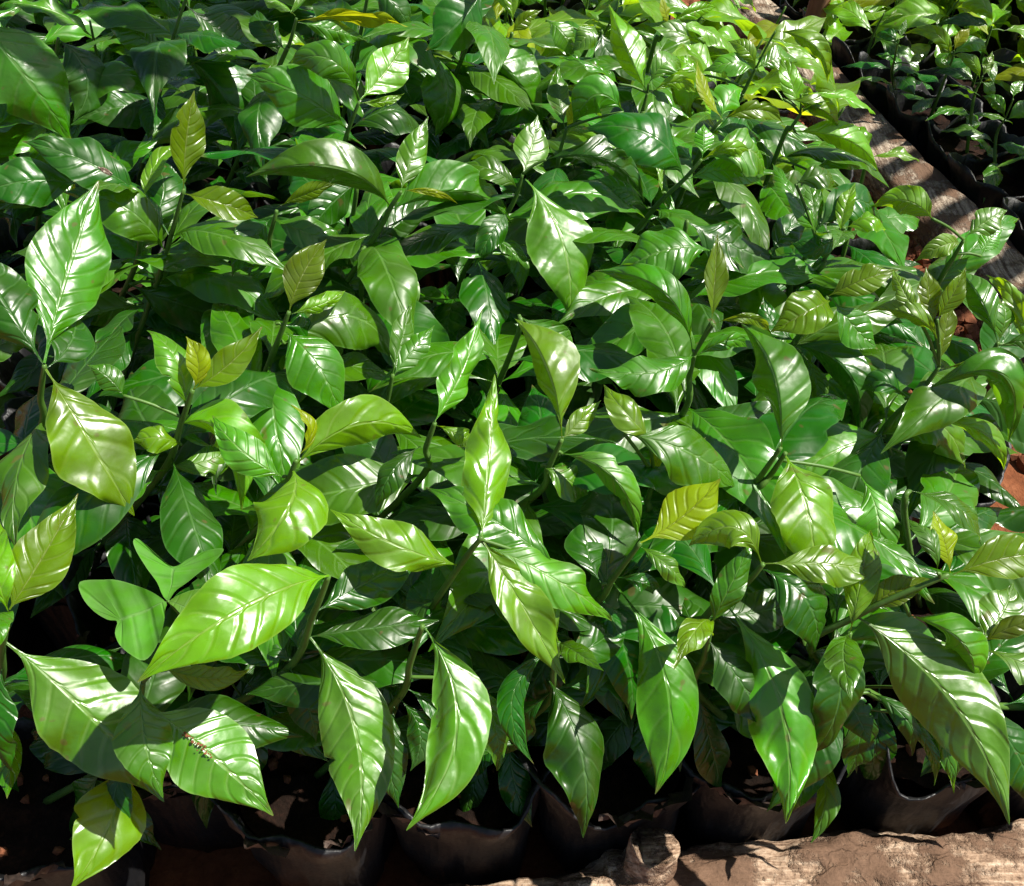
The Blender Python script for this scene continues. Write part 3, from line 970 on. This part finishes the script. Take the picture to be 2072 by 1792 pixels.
def build_hero(rec, bed, group, seed, spot):
    (z, au, av, *st), label, leaves = rec
    nodes, _ = hero_nodes(rec, bed)
    A = nodes[0]
    soil = (RIM - 0.034) + (-0.10 if bed == 'second' else 0)
    base = Vector((spot.x, spot.y, soil))
    ctrl = nodes + [base]
    path = spline(ctrl, 7)
    pl = empty('coffee_seedling', base)
    tag(pl, label, 'seedling', group)
    k = len(path)
    parts = [tube([p - base for p in path], [0.0015 + 0.0017 * (i / k) ** 0.8 for i in range(k)], 8)]
    rg = random.Random(seed)
    for li, (bu, bv, mu, mv, tu, tv, wpx, dcm, arch, roll, ty) in enumerate(leaves):
        fo = None
        if '^' in ty:
            ty, fo = ty.split('^')
            fo = float(fo)
        B = at_y(bu, bv, A.y)
        near = closest(path, B)
        if (near - B).length < 0.02:
            B = B.lerp(near, 0.5)
        rb = (B - CAM).length
        tocam = (CAM - B).normalized()
        H = (SUN + tocam).normalized()
        up_leaf = tv < bv - 40
        droop = 0.16 if not up_leaf else 0.0
        L0 = (CAM + ray(tu, tv) * rb - B).length
        ra = (-droop * L0 + (B - CAM).dot(H)) / ray(tu, tv).dot(H)       # the tip lies where the blade would face sun and eye alike
        wgt = 0.35 if (up_leaf and ty in 'YB') else 0.95
        dd = max(-0.95 * L0, min(0.62 * L0, (ra - rb) * wgt)) + dcm / 100 * 0.5
        cap = math.sqrt(max(0.0, 0.175 ** 2 - L0 * L0))
        dd = max(-cap, min(cap, dd))
        rt = rb + dd
        T = CAM + ray(tu, tv) * rt
        Mi = CAM + ray(mu, mv) * ((rb + rt) / 2 - arch / 100 - 0.004)
        ch = (T - B).normalized()
        tocam = (CAM - Mi).normalized()
        young = ty in 'YB'
        fold = fo if fo is not None else (rg.uniform(0.15, 0.45) if young else rg.uniform(-0.38, 0.16))
        N0 = H * 0.9 + tocam * 0.15
        N0 = (N0 - ch * N0.dot(ch)).normalized()
        if fold < -0.2:                       # roof-shaped blade: the half towards the sun catches the light
            S_ = ch.cross(N0)
            if S_.dot(SUN) < 0: S_ = -S_
            N0 = N0 * math.cos(fold) + S_ * math.sin(fold)
        N0 = Matrix.Rotation(math.radians(roll + rg.uniform(-6, 6)), 3, ch) @ N0
        face = max(0.72, abs(N0.dot(tocam)))
        L = (Mi - B).length + (T - Mi).length
        width = min(wpx / F * rb / face, 0.62 * L)
        width /= max(.6, math.cos(fold))
        GEO[(bu, bv)] = (B, Mi, T, N0, L)
        me = leaf_mesh('leaf', B, Mi, T, N0, width * 0.88, LEAF[ty], seed * 31 + li, fold=fold, curl=rg.uniform(0.0, 0.06) if fold < -.22 else rg.uniform(0.0, 0.25),
                       wave=0.012 if ty == 'G' else rg.uniform(0.035, 0.095) * (0.6 if young else 1), nibs=ty != 'G', bulge=0.006 if ty == 'G' else rg.uniform(0.008, 0.019), twist=rg.uniform(-.3, .3))
        link('leaf', me, parent=pl, loc=B - base)
        if (near - B).length > 0.004:          # leaf stalk
            m_ = (near + B) / 2 + Vector((0, 0, 0.002))
            parts.append(tube([p - base for p in spline([near, m_, B], 4)], [0.0013] * 9, 6))
    if not any(abs(l[0] - au) + abs(l[1] - av) < 16 for l in leaves):
        aa = rg.uniform(0, 6.28)
        for sg in (0, math.pi):
            crowd_leaf(pl, A, aa + sg, rg.uniform(.35, .8), rg.uniform(-.3, .3), rg.uniform(.05, .075) * (1 if bed == 'main' else .7), rg.choice('ML'), rg)
    # lower leaves, mostly hidden under the canopy
    zz = soil + 0.035
    az = rg.uniform(0, 6.28)
    top = A.z - (0.045 if bed == 'main' else 0.04)
    while zz < top:
        p = min(path, key=lambda q: abs(q.z - zz))
        for sgn in (0, math.pi):
            aa = az + sgn + rg.uniform(-.3, .3)
            if bed == 'main' and p.x - 0.13 * math.sin(aa) > log_x(p.y) - 0.06 - 0.35 * p.z: continue
            if bed == 'main' and (p.y + 0.12 * math.cos(aa) < 0.335 + 0.10 * p.x or (base.y < 0.47 and math.cos(aa) < -0.25)):      # at the front they hang close over the bags
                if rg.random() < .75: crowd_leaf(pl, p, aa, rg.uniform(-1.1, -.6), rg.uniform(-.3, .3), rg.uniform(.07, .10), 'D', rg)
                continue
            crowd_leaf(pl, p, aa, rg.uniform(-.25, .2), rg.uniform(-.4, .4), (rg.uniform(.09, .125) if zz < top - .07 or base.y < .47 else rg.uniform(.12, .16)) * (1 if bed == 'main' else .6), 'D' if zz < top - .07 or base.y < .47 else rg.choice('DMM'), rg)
        az += math.pi / 2 + rg.uniform(-.4, .4)
        zz += rg.uniform(.019, .028)
    link('stem', mesh('stem', *join(parts)), M_STEM, pl)
    return pl


HEROES, GEO = [], {}
for bed, txt, grp, sd in (('main', HERO, 'coffee seedlings in the main bed', 100), ('second', SECOND, 'young seedlings beyond the side log', 300)):
    recs = parse(txt)
    spots = settle([hero_nodes(r, bed)[1] for r in recs], bed)
    BAGS[:] = [b for b in BAGS if b[1] != bed or all((b[0].xy - p.xy).length > 0.112 for p in spots)]
    for i, (rec, p) in enumerate(zip(recs, spots)):
        HEROES.append(build_hero(rec, bed, grp, sd + i, p))
        BAGS.append([Vector((p.x, p.y, 0 if bed == 'main' else -0.10)), bed, True, max(0, round((p.y - 0.1 * p.x - 0.366) / 0.131)) if bed == 'main' else max(0, round((p.x - log_x(p.y) - .122) / .118))])
row_labels()

# ------------------------------------------------------------------ the rest of the crowd
def crowd_plant(bag, seed):
    rg = random.Random(seed)
    second = bag[1] == 'second'
    base = Vector((bag[0].x, bag[0].y, bag[0].z + RIM - 0.034))
    far = min(1, max(0, (base.y - 0.75) / 0.6))
    if second:
        dx = bag[0].x - log_x(bag[0].y)
        if dx < 0.2 and bag[0].y < 1.34: return None
        h = rg.uniform(.15, .21) if dx > .3 else rg.uniform(.12, .17) if dx > .2 else rg.uniform(.08, .13)
    else:
        h = rg.uniform(.08, .12) + far * rg.uniform(.06, .12)
    lean = Vector((rg.uniform(.0, .35), rg.uniform(-.15, .15), 1)) * h
    A = base + lean
    if not in_view(A, 700 if second else 260, 260): return None
    pl = empty('coffee_seedling', base)
    if second:
        tag(pl, f'young lime-leaved seedling beyond the side log, {NUM[bag[3]].replace("front", "first")} line from it, {bag[4]}', 'seedling', 'young seedlings packed in the second bed')
    elif far > 0.3:
        tag(pl, f'seedling in the {NUM[bag[3]]} row of the main bed, {bag[4]}', 'seedling', 'seedlings in the far rows')
    else:
        tag(pl, f'short dark overshadowed seedling in the {NUM[bag[3]]} row, {bag[4]}', 'seedling', 'short seedlings in the near rows')
    ctrl = [A, base + lean * 0.55 + Vector((-.006, 0, 0)), base]
    path = spline(ctrl, 5)
    k = len(path)
    link('stem', mesh('stem', *tube([p - base for p in path], [0.0015 + 0.0018 * i / k for i in range(k)], 6)), M_STEM, pl)
    zz = 0.035
    az = rg.uniform(0, 6.28)
    while True:
        f = min(1, zz / h)
        p = base + lean * f
        last = f > 0.82
        for sgn in (0, math.pi):
            if far > .3 or second:
                if second: ty = rg.choice('LLYLY' if last else 'LLYML')
                elif base.x < -0.05: ty = rg.choice('MMLP' if last else 'MMDM')  # shade on the left put into the colour: darker leaf types
                else: ty = rg.choice('LLYLYL' if last else 'MLLLLP')
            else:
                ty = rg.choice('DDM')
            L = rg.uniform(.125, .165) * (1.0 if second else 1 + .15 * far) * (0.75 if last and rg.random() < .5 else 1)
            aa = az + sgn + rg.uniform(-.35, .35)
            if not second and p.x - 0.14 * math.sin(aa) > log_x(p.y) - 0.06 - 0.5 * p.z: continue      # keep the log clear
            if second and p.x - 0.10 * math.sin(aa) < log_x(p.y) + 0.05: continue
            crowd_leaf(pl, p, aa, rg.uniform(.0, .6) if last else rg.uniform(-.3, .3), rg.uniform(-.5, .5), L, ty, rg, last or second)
        az += math.pi / 2 + rg.uniform(-.4, .4)
        if last: break
        zz += rg.uniform(.020, .030) if second else rg.uniform(.028, .042)
    if rg.random() < .6:
        ty = rg.choice('LYB' if far > .3 or second else 'MB')
        crowd_leaf(pl, A, rg.uniform(0, 6.28), rg.uniform(.7, 1.2), rg.uniform(-.5, .5), rg.uniform(.05, .075), ty, rg)
    return pl


for i, b in enumerate(BAGS):
    if not b[2] and crowd_plant(b, 1000 + i):
        b[2] = True
front_x = []
for i, b in enumerate(BAGS):
    top = b[0] + Vector((0, 0, RIM))
    if not in_view(top, 120, 160): continue
    if not (b[2] or b[1] == 'second'): continue
    rg = random.Random(5000 + i)
    bm_, sm_ = BAGLIB[rg.randrange(6)]
    e = empty('polythene_bag', b[0])
    e.rotation_euler = (0, 0, rg.uniform(-.22, .22) + (math.pi if rg.random() < .5 else 0))
    link('bag', bm_, parent=e)
    link('soil', sm_, parent=e)
    if b[1] == 'main' and b[3] <= 1:
        for fl in range(2):
            a1 = -math.pi / 2 - e.rotation_euler.z + rg.uniform(-.9, .9)
            wd, ht = rg.uniform(.3, .6), rg.uniform(.018, .040)
            V = []
            for i_ in range(9):
                for j_ in range(5):
                    f_, g_ = i_ / 8, j_ / 4
                    th = a1 + (f_ - .5) * wd * 2
                    pk = max(0, 1 - abs(f_ - .5 + .2 * math.sin(i * 1.7 + fl)) * 2.2)
                    rr = 0.066 + g_ * pk * ht * .55 + .004 * math.sin(f_ * 17 + i + g_ * 3)
                    V.append((math.cos(th) * rr, math.sin(th) * rr, .152 + g_ * pk * ht + .003 * math.sin(f_ * 11 + fl)))
            link('film_flap', mesh('film_flap', V, [(p * 5 + q, p * 5 + q + 1, p * 5 + q + 6, p * 5 + q + 5) for p in range(8) for q in range(4)]), M_FILM, e)
    if b[1] == 'second':
        tag(e, f'black planting bag beyond the side log, {NUM[b[3]].replace("front", "first")} line from it, {b[4]}', 'bag', 'planting bags in the second bed')
    elif b[3] == 0:
        front_x.append((b[0].x, e))
    else:
        tag(e, f'black planting bag under the seedlings of the {NUM[b[3]]} row, {b[4]}', 'bag', 'planting bags in the inner rows')
ORD = ['first', 'second', 'third', 'fourth', 'fifth', 'sixth', 'seventh', 'eighth', 'ninth', 'tenth', 'eleventh', 'twelfth']
for i, (x, e) in enumerate(sorted(front_x, key=lambda q: q[0])):
    tag(e, f'black polythene planting bag in the front row, {ORD[i]} from the left', 'bag', 'planting bags in the front row')

# ------------------------------------------------------------------ shade frame: the stake by the side log carries a few rough slats; more unseen ones are added for shade
foot = at_z(1604, 140, -0.02)
dirp = (at_y(1667, -20, foot.y) - foot).normalized()
frame = empty('shade_frame', foot)
tag(frame, 'rough brown wooden stake of the shade frame rising beside the side log', 'stake')


def pole(name, a, b, r, parent, seed, n=9):
    k = 14
    P_ = [a.lerp(b, i / k) + Vector((noise.noise(Vector((i * .6, seed, 0))), noise.noise(Vector((i * .6, seed, 5))), 0)) * r * .5 for i in range(k + 1)]
    R_ = [r * (1 + .18 * noise.noise(Vector((i * .9, seed, 9)))) for i in range(k + 1)]
    link(name, mesh(name, *tube([p - parent.location for p in P_], R_, n)), M_STAKE, parent)


topz = 1.25
head = foot + dirp * (topz / dirp.z)
pole('post', foot, head, 0.021, frame, 1)
off = SUN / SUN.z
sl = Vector((0.77, 0.63, 0)).normalized()


def shade_at(p, half, r, seed):               # a slat whose shadow crosses p
    c = p + off * (topz - p.z)
    pole('slat', c - sl * half, c + sl * half, r, frame, seed)
    return c


i = 0
for yy in (1.02, 1.09, 1.155, 1.225, 1.30, 1.375, 1.46, 1.55, 1.64, 1.74):
    shade_at(Vector((log_x(yy), yy, 0.06)), 0.17, 0.015 + 0.004 * (i % 3), 20 + i)
    i += 1
a = shade_at(Vector((log_x(0.95) - .05, 0.95, 0.06)), 0.3, 0.012, 40)
pole('rail', head, Vector((a.x, a.y - .1, topz - 0.03)), 0.016, frame, 51)

rgs = random.Random(8)
SLAT = []
for i in range(17):                     # unseen loose slats, added to shade the back left of the bed
    yy = 0.95 + i * 0.082 + rgs.uniform(-.015, .015)
    xx = -0.75 + rgs.uniform(-.1, .1)
    ln = rgs.uniform(.45, .62) if yy > 0.95 else rgs.uniform(.25, .4)
    c0 = Vector((xx, yy, .40)) + off * (topz - .40)
    an = rgs.uniform(-.12, .12)
    dv = Vector((math.cos(an), math.sin(an), 0)) * ln
    pole('slat', c0 - dv, c0 + dv, rgs.uniform(.014, .026), frame, 60 + i, 7)

# ------------------------------------------------------------------ weed with heart-shaped leaflets
node = at_z(340, 1215, 0.345)
wp = empty('wood_sorrel', node)
tag(wp, 'three-leaflet clover-like weed with heart-shaped matte leaves at the lower left', 'weed')
wn_ = Vector((0.05, -0.35, 0.93)).normalized()


def on_plane(u, v, tilt):
    d = ray(u, v)
    nn = (wn_ + tilt).normalized()
    return CAM + d * ((node - CAM).dot(nn) / d.dot(nn))


for px, tl in (([(338, 1215), (318, 1178), (300, 1152), (282, 1122), (276, 1102), (284, 1096), (302, 1108), (326, 1130), (352, 1147), (385, 1132), (420, 1119), (455, 1116), (452, 1128), (425, 1151), (390, 1172), (360, 1193)], Vector((0, .15, 0))),
               ([(336, 1218), (302, 1196), (255, 1180), (215, 1178), (170, 1184), (174, 1214), (195, 1240), (220, 1255), (238, 1258), (235, 1282), (246, 1307), (270, 1328), (298, 1340), (321, 1310), (334, 1270), (336, 1235)], Vector((-.1, -.1, 0))),
               ([(343, 1217), (370, 1203), (405, 1192), (440, 1195), (420, 1222), (430, 1250), (400, 1262), (370, 1245), (355, 1230)], Vector((.1, 0, 0)))):
    R0 = [on_plane(u, v, tl) - node for u, v in px]
    R_ = []
    for i in range(len(R0)):
        p0, p1, p2, p3 = R0[i - 1], R0[i], R0[(i + 1) % len(R0)], R0[(i + 2) % len(R0)]
        for j in range(4):
            t = j / 4
            R_.append(0.5 * ((2 * p1) + (p2 - p0) * t + (2 * p0 - 5 * p1 + 4 * p2 - p3) * t * t + (3 * p1 - p0 - 3 * p2 + p3) * t ** 3))
    axis_end = R0[8] if len(R0) > 10 else R0[5]
    n = len(R_)
    V, UVw = [], []
    for ring in range(5):
        f = ring / 4
        for i, q in enumerate(R_):
            tt = max(0, min(1, q.dot(axis_end) / axis_end.dot(axis_end)))
            c = axis_end * tt * 0.92
            p = c.lerp(q, f)
            V.append(p + wn_ * (0.006 * f * f * (q - c).length / 0.03 + 0.0012 * math.sin(tt * 9)))
            UVw.append((.5 + .5 * f, tt * .9))
    Fc = [(r * n + i, r * n + (i + 1) % n, (r + 1) * n + (i + 1) % n, (r + 1) * n + i) for r in range(4) for i in range(n)]
    me = mesh('leaflet', V, Fc)
    if sum(pg.normal.dot(wn_) * pg.area for pg in me.polygons) < 0: me.flip_normals()
    idx = np.empty(len(me.loops), dtype=np.int32)
    me.loops.foreach_get('vertex_index', idx)
    for nm in ('leaf', 'vein'):
        ul = me.uv_layers.new(name=nm)
        ul.data.foreach_set('uv', np.array(UVw if nm == 'leaf' else [(0, (i % n) * 11 / n) for i in range(len(UVw))], dtype=np.float32)[idx].ravel())
    link('leaflet', me, M_WEED, wp)
link('stem', mesh('stem', *tube(spline([Vector((0, 0, 0)), Vector((.004, .01, -.06)), Vector((.02, .02, -.19))], 6), [.0009] * 13, 6)), M_STEM, wp)

# ------------------------------------------------------------------ loose soil crumbs
def crumbs(spots, name, label, seed):
    rg = random.Random(seed)
    ico = [(0, 0, 1), (.894, 0, .447), (.276, .851, .447), (-.724, .526, .447), (-.724, -.526, .447), (.276, -.851, .447), (.724, .526, -.447), (-.276, .851, -.447), (-.894, 0, -.447), (-.276, -.851, -.447), (.724, -.526, -.447), (0, 0, -1)]
    fc = [(0, 1, 2), (0, 2, 3), (0, 3, 4), (0, 4, 5), (0, 5, 1), (1, 6, 2), (2, 7, 3), (3, 8, 4), (4, 9, 5), (5, 10, 1), (2, 6, 7), (3, 7, 8), (4, 8, 9), (5, 9, 10), (1, 10, 6), (11, 7, 6), (11, 8, 7), (11, 9, 8), (11, 10, 9), (11, 6, 10)]
    parts = []
    for p, r in spots:
        parts.append(([p + Vector(q) * r * rg.uniform(.6, 1.2) for q in ico], fc))
    o = link(name, mesh(name, *join(parts), smooth=False), M_CRUMB)
    tag(o, label, 'soil', kind='stuff')
    return o


rg = random.Random(77)
sp_ = []
for _ in range(900):                       # the red ridge between the bed and the side log
    y = rg.uniform(0.8, 2.3)
    x = log_x(y) - rg.uniform(0.05, 0.2)
    sp_.append((Vector((x, y, ground_z(x, y) + 0.004)), rg.uniform(.004, .016)))
for b in BAGS:
    if b[1] == 'main' and b[0].y < 0.9:
        for _ in range(14):
            a = rg.uniform(0, 6.28)
            r = rg.uniform(.01, .05)
            sp_.append((b[0] + Vector((math.cos(a) * r, math.sin(a) * r, 0.136)), rg.uniform(.002, .006)))
crumbs(sp_, 'loose_soil', 'loose red soil crumbs scattered between the seedlings and the side log', 5)

# crumbs lying along the midrib of a front leaf
B, Mi, T, N0, L = GEO[(332.0, 1435.0)]
sp_ = []
for _ in range(26):
    t = rg.uniform(.22, .5)
    p = B.lerp(Mi, t * 2) if t < .5 else Mi
    sp_.append((p + N0 * 0.0035 + Vector((rg.gauss(0, .0012), rg.gauss(0, .0012), 0)), rg.uniform(.0004, .0013)))
crumbs(sp_, 'soil_specks', 'line of tiny red soil specks on a glossy leaf at the bottom left', 6)

# a small moth resting on a shaded leaf
B, Mi, T, N0, L = GEO[(272.0, 378.0)]
mp_ = B.lerp(Mi, 0.62) + N0 * 0.003
ax = (Mi - B).normalized()
sd = ax.cross(N0).normalized()
M_MOTH = simple('moth_body', [(0.35, (0.03, 0.02, 0.015)), (0.5, (0.10, 0.06, 0.04)), (0.65, (0.5, 0.45, 0.38))], 300, 0.8)
mo = empty('moth', mp_)
tag(mo, 'tiny brown and white moth resting on a dull leaf at the upper left', 'moth')
bp = [ax * (-.006 + .0012 * i) for i in range(11)]
link('body', mesh('body', *tube(bp, [.0003, .0008, .0011, .0012, .0012, .0011, .0012, .0012, .0010, .0009, .0004], 8)), M_MOTH, mo)
for sg in (-1, 1):
    V = []
    for i in range(6):
        for j in range(4):
            f, g = i / 5, j / 3
            V.append(ax * (.003 - .010 * f) + sd * sg * (.0006 + g * .0026 * math.sin(.5 + 2.2 * f)) + N0 * (.0016 - .0013 * g * g))
    link('wing', mesh('wing', V, [(i * 4 + j, i * 4 + j + 1, i * 4 + j + 5, i * 4 + j + 4) for i in range(5) for j in range(3)]), M_MOTH, mo)
